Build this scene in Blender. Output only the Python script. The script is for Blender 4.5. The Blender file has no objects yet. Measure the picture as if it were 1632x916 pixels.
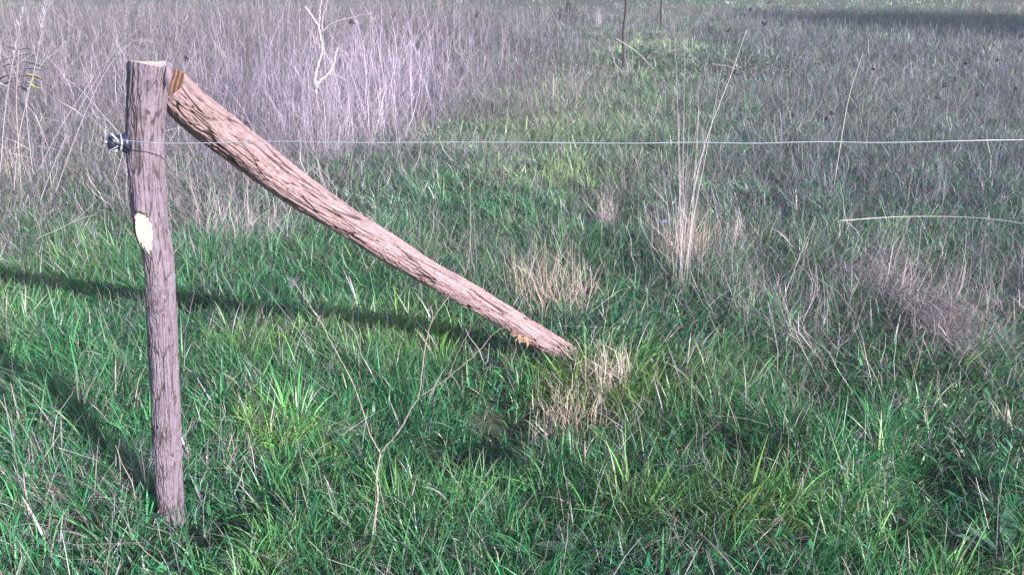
import bpy, math
import numpy as np
from mathutils import Vector

R = math.radians
rng = np.random.default_rng(11)
S = bpy.context.scene
COL = S.collection

# ------------------------------------------------------------------ camera
CAM_H, PITCH, FPX = 1.6, R(20.8), 1413.0
cd = bpy.data.cameras.new('camera')
cam = bpy.data.objects.new('camera', cd)
COL.objects.link(cam)
cam.location = (0, 0, CAM_H)
cam.rotation_euler = (math.pi / 2 - PITCH, 0, 0)
cd.sensor_width = 36
cd.lens = 36 * FPX / 1632
cd.clip_start = 0.05
cd.clip_end = 3000
S.camera = cam

# ------------------------------------------------------------------ light
SUN_EL, SUN_AZ = R(22.0), R(133.0)          # azimuth clockwise from +Y
w = bpy.data.worlds.new('World')
S.world = w
w.use_nodes = True
nt = w.node_tree
nt.nodes.clear()
sky = nt.nodes.new('ShaderNodeTexSky')
sky.sky_type = 'NISHITA'
sky.sun_disc = False
sky.sun_elevation = SUN_EL
sky.sun_rotation = SUN_AZ
bg = nt.nodes.new('ShaderNodeBackground')
bg.inputs[1].default_value = 0.10
wo = nt.nodes.new('ShaderNodeOutputWorld')
nt.links.new(sky.outputs[0], bg.inputs[0])
nt.links.new(bg.outputs[0], wo.inputs[0])
ld = bpy.data.lights.new('sun', 'SUN')
ld.energy = 5.0
ld.angle = R(0.5)
ld.color = (1.0, 0.975, 0.955)
sun = bpy.data.objects.new('sun', ld)
COL.objects.link(sun)
sdir = Vector((math.sin(SUN_AZ) * math.cos(SUN_EL), math.cos(SUN_AZ) * math.cos(SUN_EL), math.sin(SUN_EL)))
sun.rotation_euler = (-sdir).to_track_quat('-Z', 'Y').to_euler()
sun.location = sdir * 30

S.view_settings.view_transform = 'Standard'
S.view_settings.look = 'None'
S.view_settings.gamma = 1
S.view_settings.use_curve_mapping = False
S.view_settings.exposure = 1.35
S.render.engine = 'CYCLES'

# ------------------------------------------------------------------ maths
def hash01(ix, iy, iz):
    n = (ix.astype(np.int64) * 374761393 + iy.astype(np.int64) * 668265263 + iz.astype(np.int64) * 2147483647) & 0xffffffff
    n = ((n ^ (n >> 13)) * 1274126177) & 0xffffffff
    n = ((n ^ (n >> 16)) * 2246822519) & 0xffffffff
    return ((n ^ (n >> 15)) & 0xffffff) / float(0xffffff)

def noise3(x, y, z):
    """smooth value noise, about -1..1"""
    x, y, z = np.broadcast_arrays(np.asarray(x, float), np.asarray(y, float), np.asarray(z, float))
    ix, iy, iz = np.floor(x), np.floor(y), np.floor(z)
    fx, fy, fz = x - ix, y - iy, z - iz
    sx, sy, sz = [f * f * f * (f * (f * 6 - 15) + 10) for f in (fx, fy, fz)]
    r = 0
    for a in (0, 1):
        for b in (0, 1):
            for c in (0, 1):
                r = r + hash01(ix + a, iy + b, iz + c) * (sx if a else 1 - sx) * (sy if b else 1 - sy) * (sz if c else 1 - sz)
    return r * 2 - 1

def n2(x, y, s, seed=0):
    return noise3(np.asarray(x) * s, np.asarray(y) * s, seed * 7.31 + 0.5)

CP, SP = math.cos(PITCH), math.sin(PITCH)

def project(x, y, z):
    """world -> photograph pixel (1632 x 916)"""
    d = y * CP + (CAM_H - z) * SP
    up = (z - CAM_H) * CP + y * SP
    d = np.maximum(d, 0.05)
    return 816 + FPX * x / d, 458 - FPX * up / d

def at(u, v, Y):
    """world point seen at pixel (u, v) on the upright plane y = Y"""
    a = (458 - v) / FPX
    ry = CP + a * SP
    rz = -SP + a * CP
    t = Y / ry
    return Vector(((u - 816) / FPX * t, Y, CAM_H + rz * t))

def ground_at(u, v, z=0.0):
    a = (458 - v) / FPX
    ry = CP + a * SP
    rz = -SP + a * CP
    t = (z - CAM_H) / rz
    return Vector(((u - 816) / FPX * t, ry * t, z))

def depth(p):
    return p[1] * CP + (CAM_H - p[2]) * SP

LOW = [(800, 665, .36, .22, .85), (700, 730, .3, .18, .75), (560, 760, .15, .1, .6), (1320, 640, .25, .15, .6), (1180, 740, .15, .1, .5), (1000, 760, .15, .1, .5), (380, 850, .15, .1, .6), (50, 600, .2, .15, .5), (1490, 480, .5, .3, .4), (1500, 770, .22, .2, .5),
       (180, 735, .25, .15, .4),  (800, 560, .4, .15, .3)]  # ground sunk and grass shortened here so the low sun leaves dark patches

def spots(x, y, L):
    """sum of soft patches; L rows: u, v, radius_x, radius_y (metres), amount"""
    r = np.zeros_like(x)
    for (u, v, rx, ry, a) in L:
        c = ground_at(u, v)
        r += a * np.exp(-((x - c.x) / rx) ** 2 - ((y - c.y) / ry) ** 2)
    return r

def terrain(x, y):
    x = np.asarray(x, float)
    y = np.asarray(y, float)
    far = np.clip((y - 8) / 20, 0, 1)
    return 0.035 * n2(x, y, 1.3, 1) + 0.022 * n2(x, y, 3.7, 2) + 0.25 * far * n2(x, y, 0.09, 3) - 0.01 - 0.15 * np.clip(spots(x, y, LOW), 0, 1)

# ------------------------------------------------------------------ objects
def tag(o, label=None, cat=None, group=None, kind=None):
    if label: o['label'] = label
    if cat: o['category'] = cat
    if group: o['group'] = group
    if kind: o['kind'] = kind
    return o

def empty(name, loc, label, cat, group=None):
    o = bpy.data.objects.new(name, None)
    COL.objects.link(o)
    o.location = loc
    o.empty_display_size = 0.1
    return tag(o, label, cat, group)

def mesh_obj(name, V, F, mat, parent=None, smooth=True, col=None, origin=None):
    """V (n,3) world coordinates, F list or (m,k) array"""
    V = np.asarray(V, float)
    if origin is None:
        origin = parent.location if parent is not None else Vector((0, 0, 0))
    V = V - np.array(origin)[None, :]
    me = bpy.data.meshes.new(name)
    if isinstance(F, np.ndarray):
        m, k = F.shape
        me.vertices.add(len(V))
        me.vertices.foreach_set('co', V.astype(np.float32).ravel())
        me.loops.add(m * k)
        me.loops.foreach_set('vertex_index', F.astype(np.int32).ravel())
        me.polygons.add(m)
        me.polygons.foreach_set('loop_start', np.arange(0, m * k, k, dtype=np.int32))
        me.update(calc_edges=True)
    else:
        me.from_pydata([tuple(v) for v in V], [], F)
        me.update()
    if smooth:
        me.polygons.foreach_set('use_smooth', np.ones(len(me.polygons), dtype=bool))
    if col is not None:
        a = me.color_attributes.new('tint', 'FLOAT_COLOR', 'POINT')
        c = np.ones((len(V), 4), np.float32)
        c[:, :3] = col
        a.data.foreach_set('color', c.ravel())
    me.materials.append(mat)
    o = bpy.data.objects.new(name, me)
    COL.objects.link(o)
    if parent is not None:
        o.parent = parent
    else:
        o.location = origin
    return o

class MB:
    """collects pieces into one mesh"""
    def __init__(self):
        self.V, self.F, self.C, self.n = [], [], [], 0
    def add(self, V, F, C=None):
        V = np.asarray(V, float)
        self.V.append(V)
        for f in F:
            self.F.append(tuple(int(i) + self.n for i in f))
        if C is not None:
            C = np.asarray(C, float)
            if C.ndim == 1:
                C = np.repeat(C[None, :], len(V), 0)
            self.C.append(C)
        self.n += len(V)
    def tube(self, pts, rad, n=6, C=None, flat=1.0):
        pts = np.asarray([tuple(p) for p in pts], float)
        m = len(pts)
        rad = np.broadcast_to(np.asarray(rad, float), (m,))
        T = np.gradient(pts, axis=0)
        T /= np.linalg.norm(T, axis=1)[:, None] + 1e-9
        ref = np.array([0.13, 0.95, 0.27])
        A = np.cross(T, ref)
        A /= np.linalg.norm(A, axis=1)[:, None] + 1e-9
        B = np.cross(T, A)
        th = np.arange(n) * 2 * math.pi / n
        V = pts[:, None, :] + rad[:, None, None] * (np.cos(th)[None, :, None] * A[:, None, :] + flat * np.sin(th)[None, :, None] * B[:, None, :])
        F = []
        for i in range(m - 1):
            for j in range(n):
                k = (j + 1) % n
                F.append((i * n + j, i * n + k, (i + 1) * n + k, (i + 1) * n + j))
        F.append(tuple(range(n))[::-1])
        F.append(tuple((m - 1) * n + j for j in range(n)))
        self.add(V.reshape(-1, 3), F, C)
    def leaf(self, base, tip, width, up=(0, 0, 1), C=None, fold=0.25, n=6):
        base, tip, up = Vector(base), Vector(tip), Vector(up)
        d = tip - base
        side = d.cross(up)
        if side.length < 1e-6:
            side = Vector((1, 0, 0))
        side.normalize()
        nn = side.cross(d).normalized()
        V, F = [], []
        for i in range(n + 1):
            t = i / n
            c = base + d * t - nn * (0.25 * d.length * t * t)
            ww = width * 0.5 * math.sin(math.pi * min(1, (t * 0.94 + 0.04)) ** 0.85)
            V += [c - side * ww + nn * ww * fold, c, c + side * ww + nn * ww * fold]
        for i in range(n):
            a = i * 3
            F += [(a, a + 1, a + 4, a + 3), (a + 1, a + 2, a + 5, a + 4)]
        self.add([tuple(v) for v in V], F, C)
    def build(self, name, mat, parent=None, smooth=True, origin=None):
        V = np.concatenate(self.V)
        C = np.concatenate(self.C) if self.C else None
        return mesh_obj(name, V, self.F, mat, parent, smooth, C, origin)

def curve_pts(pts, n=8):
    """Catmull-Rom through points"""
    P = [Vector(p) for p in pts]
    P = [P[0] * 2 - P[1]] + P + [P[-1] * 2 - P[-2]]
    out = []
    for i in range(1, len(P) - 2):
        a, b, c, d = P[i - 1], P[i], P[i + 1], P[i + 2]
        for k in range(n):
            t = k / n
            out.append(0.5 * ((2 * b) + (c - a) * t + (2 * a - 5 * b + 4 * c - d) * t * t + (3 * b - a - 3 * c + d) * t ** 3))
    out.append(P[-2])
    return out

# ------------------------------------------------------------------ materials
def new_mat(name):
    m = bpy.data.materials.new(name)
    m.use_nodes = True
    t = m.node_tree
    b = t.nodes['Principled BSDF']
    return m, t, b

def plain(name, c, rough=0.6, metal=0.0, nscale=60, var=0.25, bump=0.0):
    m, t, b = new_mat(name)
    tc = t.nodes.new('ShaderNodeTexCoord')
    n = t.nodes.new('ShaderNodeTexNoise')
    n.inputs['Scale'].default_value = nscale
    n.inputs['Detail'].default_value = 6
    t.links.new(tc.outputs['Object'], n.inputs['Vector'])
    r = t.nodes.new('ShaderNodeValToRGB')
    r.color_ramp.elements[0].position = 0.3
    r.color_ramp.elements[1].position = 0.7
    r.color_ramp.elements[0].color = (*[x * (1 - var) for x in c], 1)
    r.color_ramp.elements[1].color = (*[min(1, x * (1 + var)) for x in c], 1)
    t.links.new(n.outputs[0], r.inputs[0])
    t.links.new(r.outputs[0], b.inputs['Base Color'])
    b.inputs['Roughness'].default_value = rough
    b.inputs['Metallic'].default_value = metal
    if bump:
        bn = t.nodes.new('ShaderNodeBump')
        bn.inputs['Strength'].default_value = bump
        bn.inputs['Distance'].default_value = 0.002
        t.links.new(n.outputs[0], bn.inputs['Height'])
        t.links.new(bn.outputs[0], b.inputs['Normal'])
    return m

def blade_mat(name, rough, trans, spec):
    m, t, b = new_mat(name)
    a = t.nodes.new('ShaderNodeAttribute')
    a.attribute_name = 'tint'
    t.links.new(a.outputs['Color'], b.inputs['Base Color'])
    b.inputs['Roughness'].default_value = rough
    b.inputs['Specular IOR Level'].default_value = spec
    tr = t.nodes.new('ShaderNodeBsdfTranslucent')
    t.links.new(a.outputs['Color'], tr.inputs['Color'])
    mx = t.nodes.new('ShaderNodeMixShader')
    mx.inputs[0].default_value = trans
    out = t.nodes['Material Output']
    t.links.new(b.outputs[0], mx.inputs[1])
    t.links.new(tr.outputs[0], mx.inputs[2])
    t.links.new(mx.outputs[0], out.inputs[0])
    return m

M_GRASS = blade_mat('green_blades', 0.42, 0.28, 0.5)
M_STRAW = blade_mat('dry_straw', 0.6, 0.2, 0.3)
M_LEAF = blade_mat('weed_leaf', 0.45, 0.25, 0.5)

def ground_mat():
    m, t, b = new_mat('meadow_soil')
    tc = t.nodes.new('ShaderNodeTexCoord')
    n1 = t.nodes.new('ShaderNodeTexNoise')
    n1.inputs['Scale'].default_value = 55
    n1.inputs['Detail'].default_value = 8
    n1.inputs['Roughness'].default_value = 0.7
    nb = t.nodes.new('ShaderNodeTexNoise')
    nb.inputs['Scale'].default_value = 0.6
    nb.inputs['Detail'].default_value = 5
    for n in (n1, nb):
        t.links.new(tc.outputs['Object'], n.inputs['Vector'])
    r1 = t.nodes.new('ShaderNodeValToRGB')
    e = r1.color_ramp.elements
    e[0].position = 0.35; e[0].color = (0.022, 0.018, 0.014, 1)
    e[1].position = 0.72; e[1].color = (0.055, 0.047, 0.036, 1)
    r2 = t.nodes.new('ShaderNodeValToRGB')
    e = r2.color_ramp.elements
    e[0].position = 0.3; e[0].color = (0.03, 0.05, 0.022, 1)
    e[1].position = 0.7; e[1].color = (0.06, 0.065, 0.045, 1)
    t.links.new(n1.outputs[0], r1.inputs[0])
    t.links.new(nb.outputs[0], r2.inputs[0])
    mx = t.nodes.new('ShaderNodeMixRGB')
    mx.inputs[0].default_value = 0.5
    t.links.new(r1.outputs[0], mx.inputs[1])
    t.links.new(r2.outputs[0], mx.inputs[2])
    t.links.new(mx.outputs[0], b.inputs['Base Color'])
    b.inputs['Roughness'].default_value = 0.95
    bp = t.nodes.new('ShaderNodeBump')
    bp.inputs['Strength'].default_value = 0.8
    bp.inputs['Distance'].default_value = 0.02
    t.links.new(n1.outputs[0], bp.inputs['Height'])
    t.links.new(bp.outputs[0], b.inputs['Normal'])
    return m

# ------------------------------------------------------------------ ground
def axis(fine0, fine1, step, far, ratio=1.18):
    a = list(np.arange(fine0, fine1, step))
    s = step
    x = a[-1]
    while x < far:
        s *= ratio
        x += s
        a.append(x)
    return a
gx = axis(0, 6, 0.08, 900)
gx = np.array([-v for v in gx[:0:-1]] + gx)
gy = axis(0, 12, 0.08, 1200)
gy = np.array([-v for v in axis(0.5, 3, 0.4, 300)[::-1]] + gy)
X, Y = np.meshgrid(gx, gy)
Z = terrain(X, Y)
nx, ny = len(gx), len(gy)
idx = np.arange(nx * ny).reshape(ny, nx)
F = np.stack([idx[:-1, :-1], idx[:-1, 1:], idx[1:, 1:], idx[1:, :-1]], -1).reshape(-1, 4)
g = mesh_obj('ground', np.stack([X, Y, Z], -1).reshape(-1, 3), F, ground_mat())
tag(g, kind='structure')

# ------------------------------------------------------------------ haze: thin bluish volume added to pale the far field
hx, hy0, hy1, hz0, hz1 = 960, -320, 1260, -1.4, 7.5
hv = [(-hx, hy0, hz0), (hx, hy0, hz0), (hx, hy1, hz0), (-hx, hy1, hz0), (-hx, hy0, hz1), (hx, hy0, hz1), (hx, hy1, hz1), (-hx, hy1, hz1)]
hf = [(0, 3, 2, 1), (4, 5, 6, 7), (0, 1, 5, 4), (1, 2, 6, 5), (2, 3, 7, 6), (3, 0, 4, 7)]
M_HAZE = bpy.data.materials.new('haze_air'); M_HAZE.use_nodes = True
ht = M_HAZE.node_tree; ht.nodes.clear()
hvol = ht.nodes.new('ShaderNodeVolumePrincipled')
hvol.inputs['Color'].default_value = (.80, .86, 1, 1)
hvol.inputs['Density'].default_value = 0.0030
ho = ht.nodes.new('ShaderNodeOutputMaterial')
ht.links.new(hvol.outputs[0], ho.inputs['Volume'])
tag(mesh_obj('haze', hv, hf, M_HAZE, smooth=False), kind='stuff')

# ------------------------------------------------------------------ species maps (sampled on the ground)
VR = np.array([-40, 4, 22, 45, 80, 140, 200, 240, 300, 360, 420, 500, 600, 740, 860, 960], float)
UR = np.array([0, 200, 400, 600, 800, 1000, 1200, 1400, 1632], float)
DRY = np.array([
 [.25, .25, .25, .25, .25, .25, .25, .25, .25],
 [.35, .35, .30, .30, .30, .30, .25, .25, .25],
 [.60, .65, .70, .65, .60, .55, .40, .35, .35],
 [.85, .85, .90, .90, .85, .50, .70, .65, .60],
 [.90, .90, .95, .97, .85, .06, .55, .75, .75],
 [.90, .90, .97, 1.0, .88, .12, .65, .72, .70],
 [.85, .75, .92, .97, .45, .25, .60, .62, .62],
 [.80, .60, .85, .70, .28, .22, .48, .52, .52],
 [.75, .50, .85, .30, .12, .25, .45, .45, .45],
 [.60, .32, .68, .16, .12, .25, .40, .42, .42],
 [.35, .12, .12, .10, .30, .22, .42, .38, .50],
 [.18, .10, .10, .12, .22, .26, .40, .45, .55],
 [.14, .14, .12, .12, .18, .22, .34, .38, .46],
 [.30, .36, .18, .14, .20, .20, .26, .30, .34],
 [.42, .25, .10, .14, .14, .10, .12, .14, .20],
 [.42, .25, .10, .14, .14, .10, .12, .14, .20]])
# height in metres of the upright dead stems
TALL = np.array([
 [.10, .10, .10, .10, .10, .10, .10, .10, .10],
 [.15, .15, .15, .15, .15, .12, .10, .10, .10],
 [.55, .55, .55, .55, .45, .30, .20, .18, .18],
 [.85, .80, .85, .90, .70, .25, .25, .25, .25],
 [.90, .85, .95, 1.0, .75, .16, .30, .32, .32],
 [.90, .85, 1.0, 1.05, .65, .16, .30, .32, .32],
 [.85, .75, 1.0, 1.0, .30, .18, .30, .30, .30],
 [.75, .60, .80, .60, .20, .18, .28, .30, .30],
 [.70, .45, .55, .25, .18, .25, .38, .38, .40],
 [.60, .35, .48, .20, .18, .25, .35, .35, .36],
 [.40, .25, .22, .20, .22, .25, .32, .32, .34],
 [.25, .22, .20, .20, .22, .22, .28, .28, .30],
 [.20] * 9, [.20] * 9, [.20] * 9, [.20] * 9])
# number of upright dead stems, relative
DENS = np.array([
 [0] * 9, [.05] * 9,
 [.4, .4, .4, .4, .3, .2, .1, .1, .1],
 [.8, .8, .8, .9, .7, .2, .4, .4, .4],
 [.9, .9, 1., 1., .7, .0, .40, .5, .5],
 [.9, .9, 1., 1.2, .6, .0, .5, .5, .45],
 [.8, .7, 1., 1.2, .25, .10, .45, .45, .4],
 [.8, .5, .8, .5, .10, .10, .35, .35, .35],
 [.8, .45, .85, .15, .06, .12, .3, .3, .3],
 [.6, .22, .55, .08, .06, .12, .25, .28, .28],
 [.3, .05, .06, .05, .10, .10, .25, .25, .3],
 [.05, .03, .03, .03, .04, .05, .12, .18, .3],
 [.02, .02, .02, .02, .02, .03, .06, .08, .12],
 [.03] * 9, [.03] * 9, [.03] * 9])

def sample(M, x, y, jit=1.0):
    xx = x + jit * (0.10 * y) * n2(x, y, 0.9, 21)
    yy = y + jit * (0.10 * y) * n2(x, y, 0.9, 22)
    u, v = project(xx, yy, 0.0)
    fu = np.interp(u, UR, np.arange(len(UR)))
    fv = np.interp(v, VR, np.arange(len(VR)))
    i = np.clip(fv.astype(int), 0, len(VR) - 2)
    j = np.clip(fu.astype(int), 0, len(UR) - 2)
    a, b = fv - i, fu - j
    return (M[i, j] * (1 - a) * (1 - b) + M[i + 1, j] * a * (1 - b) + M[i, j + 1] * (1 - a) * b + M[i + 1, j + 1] * a * b)

# ------------------------------------------------------------------ blades
def blades(base, L, wid, az, phi0, curl, faz, col, seg, tipw=0.12, wob=0.0, kink=0.0):
    """vectorised ribbons. base (n,3); az lean azimuth; phi0 start angle from vertical; curl total bend"""
    n = len(L)
    k = seg + 1
    t = np.linspace(0, 1, k)
    ts = (t[1:] + t[:-1]) / 2
    phi = phi0[:, None] + curl[:, None] * ts[None, :] ** 1.3
    if kink:
        phi = phi + np.cumsum(kink * rng.normal(size=(n, seg)), 1)
    a = az[:, None] + (kink * 1.5 * rng.normal(size=(n, seg)) if kink else 0) + (wob * (ts - 0.5)[None, :] * rng.normal(size=(n, 1)) if wob else 0 * ts[None, :])
    step = (L / seg)[:, None]
    dx = np.sin(phi) * np.cos(a) * step
    dy = np.sin(phi) * np.sin(a) * step
    dz = np.cos(phi) * step
    P = np.zeros((n, k, 3))
    P[:, 1:, 0] = np.cumsum(dx, 1)
    P[:, 1:, 1] = np.cumsum(dy, 1)
    P[:, 1:, 2] = np.cumsum(dz, 1)
    P += base[:, None, :]
    prof = np.clip(np.minimum(0.75 + t * 0.8, 1) * (1 - (np.maximum(t - 0.35, 0) / 0.65) ** 1.6), tipw, 1)
    # side vector: across the lean, turned a little
    sx, sy = np.cos(faz), np.sin(faz)
    W = (wid / 2)[:, None] * prof[None, :]
    V = np.zeros((n, k, 2, 3))
    V[:, :, 0, :] = P
    V[:, :, 1, :] = P
    V[:, :, 0, 0] -= W * sx[:, None]; V[:, :, 0, 1] -= W * sy[:, None]
    V[:, :, 1, 0] += W * sx[:, None]; V[:, :, 1, 1] += W * sy[:, None]
    V = V.reshape(-1, 3)
    b0 = np.arange(n)[:, None] * (2 * k) + np.arange(seg)[None, :] * 2
    F = np.stack([b0, b0 + 1, b0 + 3, b0 + 2], -1).reshape(-1, 4)
    C = np.repeat(col, 2 * k, axis=0)
    return V, F, C, P

class Stuff:
    def __init__(self):
        self.p, self.n = [], 0
    def add(self, V, F, C):
        self.p.append((V, F + self.n, C))
        self.n += len(V)
    def build(self, name, mat, label, cat, kind='stuff'):
        V = np.concatenate([a[0] for a in self.p])
        F = np.concatenate([a[1] for a in self.p])
        C = np.concatenate([a[2] for a in self.p])
        o = mesh_obj(name, V, F, mat, smooth=False, col=C)
        return tag(o, label, cat, kind=kind)

def scatter(y0, y1, dens, side=1.3, slope=0.68):
    wmax = slope * y1 + side
    n = int(2 * wmax * (y1 - y0) * dens)
    x = rng.uniform(-wmax, wmax, n)
    y = rng.uniform(y0, y1, n)
    k = np.abs(x) < slope * np.maximum(y, 0) + side
    return x[k], y[k]

def mixc(a, b, t):
    return np.asarray(a)[None, :] * (1 - t)[:, None] + np.asarray(b)[None, :] * t[:, None]

# hues seen in the meadow
G_BLUE, G_MID, G_YEL = (.016, .110, .056), (.040, .190, .068), (.170, .290, .055)
D_TAN, D_LIL, D_PALE, D_GREY = (.31, .255, .215), (.28, .23, .33), (.58, .52, .54), (.14, .135, .165)
PATH = [(1040, 70, .8, 3, .9), (1020, 92, .7, 2, .8), (940, 130, 1.0, 1.6, .8), (900, 180, 1.1, 1.2, .7), (820, 205, 1.0, .8, .6), (880, 240, 1.0, .7, .6), (960, 290, .6, .5, .4), (740, 400, .5, .4, .3), (1180, 390, .4, .3, .3), (560, 560, .3, .2, .2)]
YEL = [(850, 285, .5, .4, .8), (960, 640, .3, .25, .7), (430, 700, .16, .14, .5), (700, 570, .5, .25, .35), (1080, 600, .4, .3, .35),
       (1180, 820, .3, .2, .5), (620, 540, .3, .2, .4), (420, 560, .2, .2, .4), (860, 600, .3, .2, .3)]
HIGH = [(900, 760, .25, .16, .9), (760, 800, .2, .12, .6), (1400, 720, .2, .14, .6), (1260, 800, .2, .14, .6), (640, 830, .14, .1, .6), (470, 900, .15, .1, .7), (1080, 620, .4, .3, .4), (1230, 680, .4, .3, .35), (480, 700, .35, .3, .2)]  # taller grass, some of it added sunward of the hollows to shade them
LILAC = [(585, 190, 1.1, 3.5, 1.0), (420, 180, 1.6, 2.5, .45), (130, 200, 2.6, 4, .6), (250, 60, 6, 9, .45), (700, 100, 3, 5, .3)]
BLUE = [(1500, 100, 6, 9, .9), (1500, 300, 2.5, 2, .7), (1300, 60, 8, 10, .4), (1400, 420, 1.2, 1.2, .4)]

green = Stuff()
dry = Stuff()

def green_band(y0, y1, tufts, per, seg, wmul, hmul=1.0):
    x, y = scatter(y0, y1, tufts)
    d = sample(DRY, x, y)
    dn = n2(x, y, 2.2, 31)
    keep = rng.random(len(x)) < np.clip(1.05 - 0.75 * d + 0.2 * dn, 0.15, 1)
    x, y, d, dn = x[keep], y[keep], d[keep], dn[keep]
    low = spots(x, y, LOW)
    high = spots(x, y, HIGH)
    big = n2(x, y, 1.1, 32) * 0.5 + n2(x, y, 3.1, 33) * 0.5
    size = np.clip(1 + 0.75 * big - 0.7 * low + 0.6 * high + 0.25 * rng.normal(size=len(x)), 0.3, 1.75)
    nb = np.maximum(3, (per * rng.uniform(0.5, 1.5, len(x)) * size ** 0.5)).astype(int)
    yel = np.clip(1.2 * spots(x, y, YEL) + 0.3 * n2(x, y, 1.7, 34) + 0.15 * rng.normal(size=len(x)), 0, 1)
    hue = np.clip(0.45 + 0.5 * n2(x, y, 0.8, 35) + 0.4 * n2(x, y, 4.5, 38) + 0.35 * rng.normal(size=len(x)), 0, 1)
    lum = np.exp(0.28 * rng.normal(size=len(x)) + 0.35 * n2(x, y, 2.6, 39))
    laz = n2(x, y, 0.7, 36) * 4.0 + 1.0                      # direction the grass has been laid in
    lay = np.clip(0.25 + 0.45 * n2(x, y, 1.5, 37), 0, 1)
    wide = rng.random(len(x))
    T = np.repeat(np.arange(len(x)), nb)
    n = len(T)
    rr = 0.018 * rng.random(n) ** 0.5 * (1 + 0.08 * y[T]) * 1.6
    ra = rng.uniform(0, 2 * math.pi, n)
    bx, by = x[T] + rr * np.cos(ra), y[T] + rr * np.sin(ra)
    bz = terrain(bx, by) - 0.005
    L = (0.104 * size[T] * rng.uniform(0.4, 1.5, n)) * hmul
    W = np.where(wide[T] > 0.76, 0.0066, 0.0034) * rng.uniform(0.6, 1.3, n) * wmul
    L = np.where(wide[T] > 0.82, L * 1.15, L)
    ox, oy = np.cos(ra), np.sin(ra)
    lx, ly = np.cos(laz[T]), np.sin(laz[T])
    k = lay[T]
    az = np.arctan2(oy * (1 - k) + ly * k, ox * (1 - k) + lx * k) + 0.5 * rng.normal(size=n)
    phi0 = np.abs(rng.normal(0.40, 0.5, n)) + 0.35 * k
    curl = np.abs(rng.normal(0.8, 0.8, n))
    az = az + 0.5 * rng.normal(size=n)
    faz = rng.uniform(0, math.pi, n)
    c = mixc(G_BLUE, G_MID, hue[T])
    yy = np.clip(yel[T] + 0.12 * rng.normal(size=n), 0, 1)[:, None]
    c = c * (1 - yy) + np.array(G_YEL)[None, :] * yy
    dead = rng.random(n) < (0.06 + 0.5 * d[T] ** 1.3)
    gl = np.clip(spots(x, y, LILAC), 0, 1)[T]
    cd_ = mixc(D_TAN, D_LIL, np.clip(0.35 + 0.6 * gl + 0.3 * rng.normal(size=n), 0, 1))
    c = np.where(dead[:, None], cd_, c)
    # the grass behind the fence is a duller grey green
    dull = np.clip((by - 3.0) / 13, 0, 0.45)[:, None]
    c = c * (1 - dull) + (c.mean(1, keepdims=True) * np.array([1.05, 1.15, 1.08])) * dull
    pale = np.clip(spots(bx, by, PATH), 0, 1)[:, None]
    c = c * (1 - .7 * pale) + np.array([.255, .30, .18])[None, :] * .7 * pale
    c *= (rng.uniform(0.6, 1.65, n) * lum[T])[:, None]
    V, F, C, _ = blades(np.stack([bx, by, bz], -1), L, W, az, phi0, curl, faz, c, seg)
    green.add(V, F, C)

green_band(0.9, 5.2, 640, 27, 5, 0.95)
green_band(5.2, 11, 230, 22, 3, 1.25, 0.9)
green_band(11, 24, 70, 14, 2, 2.0, 0.9)
green_band(24, 75, 11, 11, 2, 4.5, 0.75)
def leaf_band(y0, y1, dens, wmul):
    x, y = scatter(y0, y1, dens)
    d = sample(DRY, x, y)
    k = rng.random(len(x)) < np.clip(.9 - .6 * d + .9 * n2(x, y, 2.1, 71), 0, 1)
    x, y = x[k], y[k]
    n = len(x)
    z = terrain(x, y) + rng.uniform(0, .07, n)
    c = mixc(G_BLUE, G_MID, rng.random(n)) * rng.uniform(.7, 1.6, (n, 1))
    V, F, C, _ = blades(np.stack([x, y, z], -1), rng.uniform(.02, .055, n) * wmul ** .5, rng.uniform(.006, .015, n) * wmul, rng.uniform(0, 6.28, n),
                        np.abs(rng.normal(.9, .4, n)), rng.normal(.5, .4, n), rng.uniform(0, 3.14, n), c, 3, tipw=.15)
    green.add(V, F, C)
leaf_band(0.9, 5.2, 1300, 1.0)
leaf_band(5.2, 11, 350, 1.3)
green.build('meadow_grass', M_GRASS, 'lush green grass blades covering the ground round the fence post', 'grass')

# ------------------------------------------------------------------ dead straw lying in the sward
def straw_band(y0, y1, dens, wmul, seg=2):
    x, y = scatter(y0, y1, dens)
    d = sample(DRY, x, y)
    keep = rng.random(len(x)) < np.clip(0.10 + 0.95 * d + 0.25 * n2(x, y, 2.5, 41) - .5 * spots(x, y, LOW), 0.02, 1)
    x, y, d = x[keep], y[keep], d[keep]
    n = len(x)
    z = terrain(x, y) + rng.uniform(0.0, 1, n) * (0.10 + 0.45 * np.minimum(sample(TALL, x, y), .5) * d)
    L = rng.uniform(0.05, 0.22, n) * (1 + 0.5 * d)
    W = rng.uniform(0.0012, 0.0030, n) * wmul
    az = rng.uniform(0, 2 * math.pi, n)
    phi0 = np.abs(rng.normal(1.1, 0.45, n))
    curl = rng.normal(0.1, 0.4, n)
    faz = az + math.pi / 2 + rng.normal(0, 0.5, n)
    lil = np.clip(0.18 + spots(x, y, LILAC) * 0.5 + spots(x, y, BLUE) * 0.4 + 0.3 * rng.normal(size=n), 0, 1)
    c = mixc(D_TAN, D_LIL, lil)
    pale = rng.random(n) < 0.15
    c = np.where(pale[:, None], np.array(D_PALE)[None, :], c)
    c *= rng.uniform(0.3, 1.1, n)[:, None]
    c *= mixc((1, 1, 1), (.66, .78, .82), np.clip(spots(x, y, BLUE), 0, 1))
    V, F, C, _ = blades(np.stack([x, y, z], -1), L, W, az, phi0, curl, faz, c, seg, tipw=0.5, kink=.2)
    dry.add(V, F, C)

straw_band(0.9, 5.2, 2000, 0.9, 3)
straw_band(3.4, 7.5, 900, .95, 3)
straw_band(5.2, 11, 1300, 1.2)
straw_band(11, 26, 330, 2.2)

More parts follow.
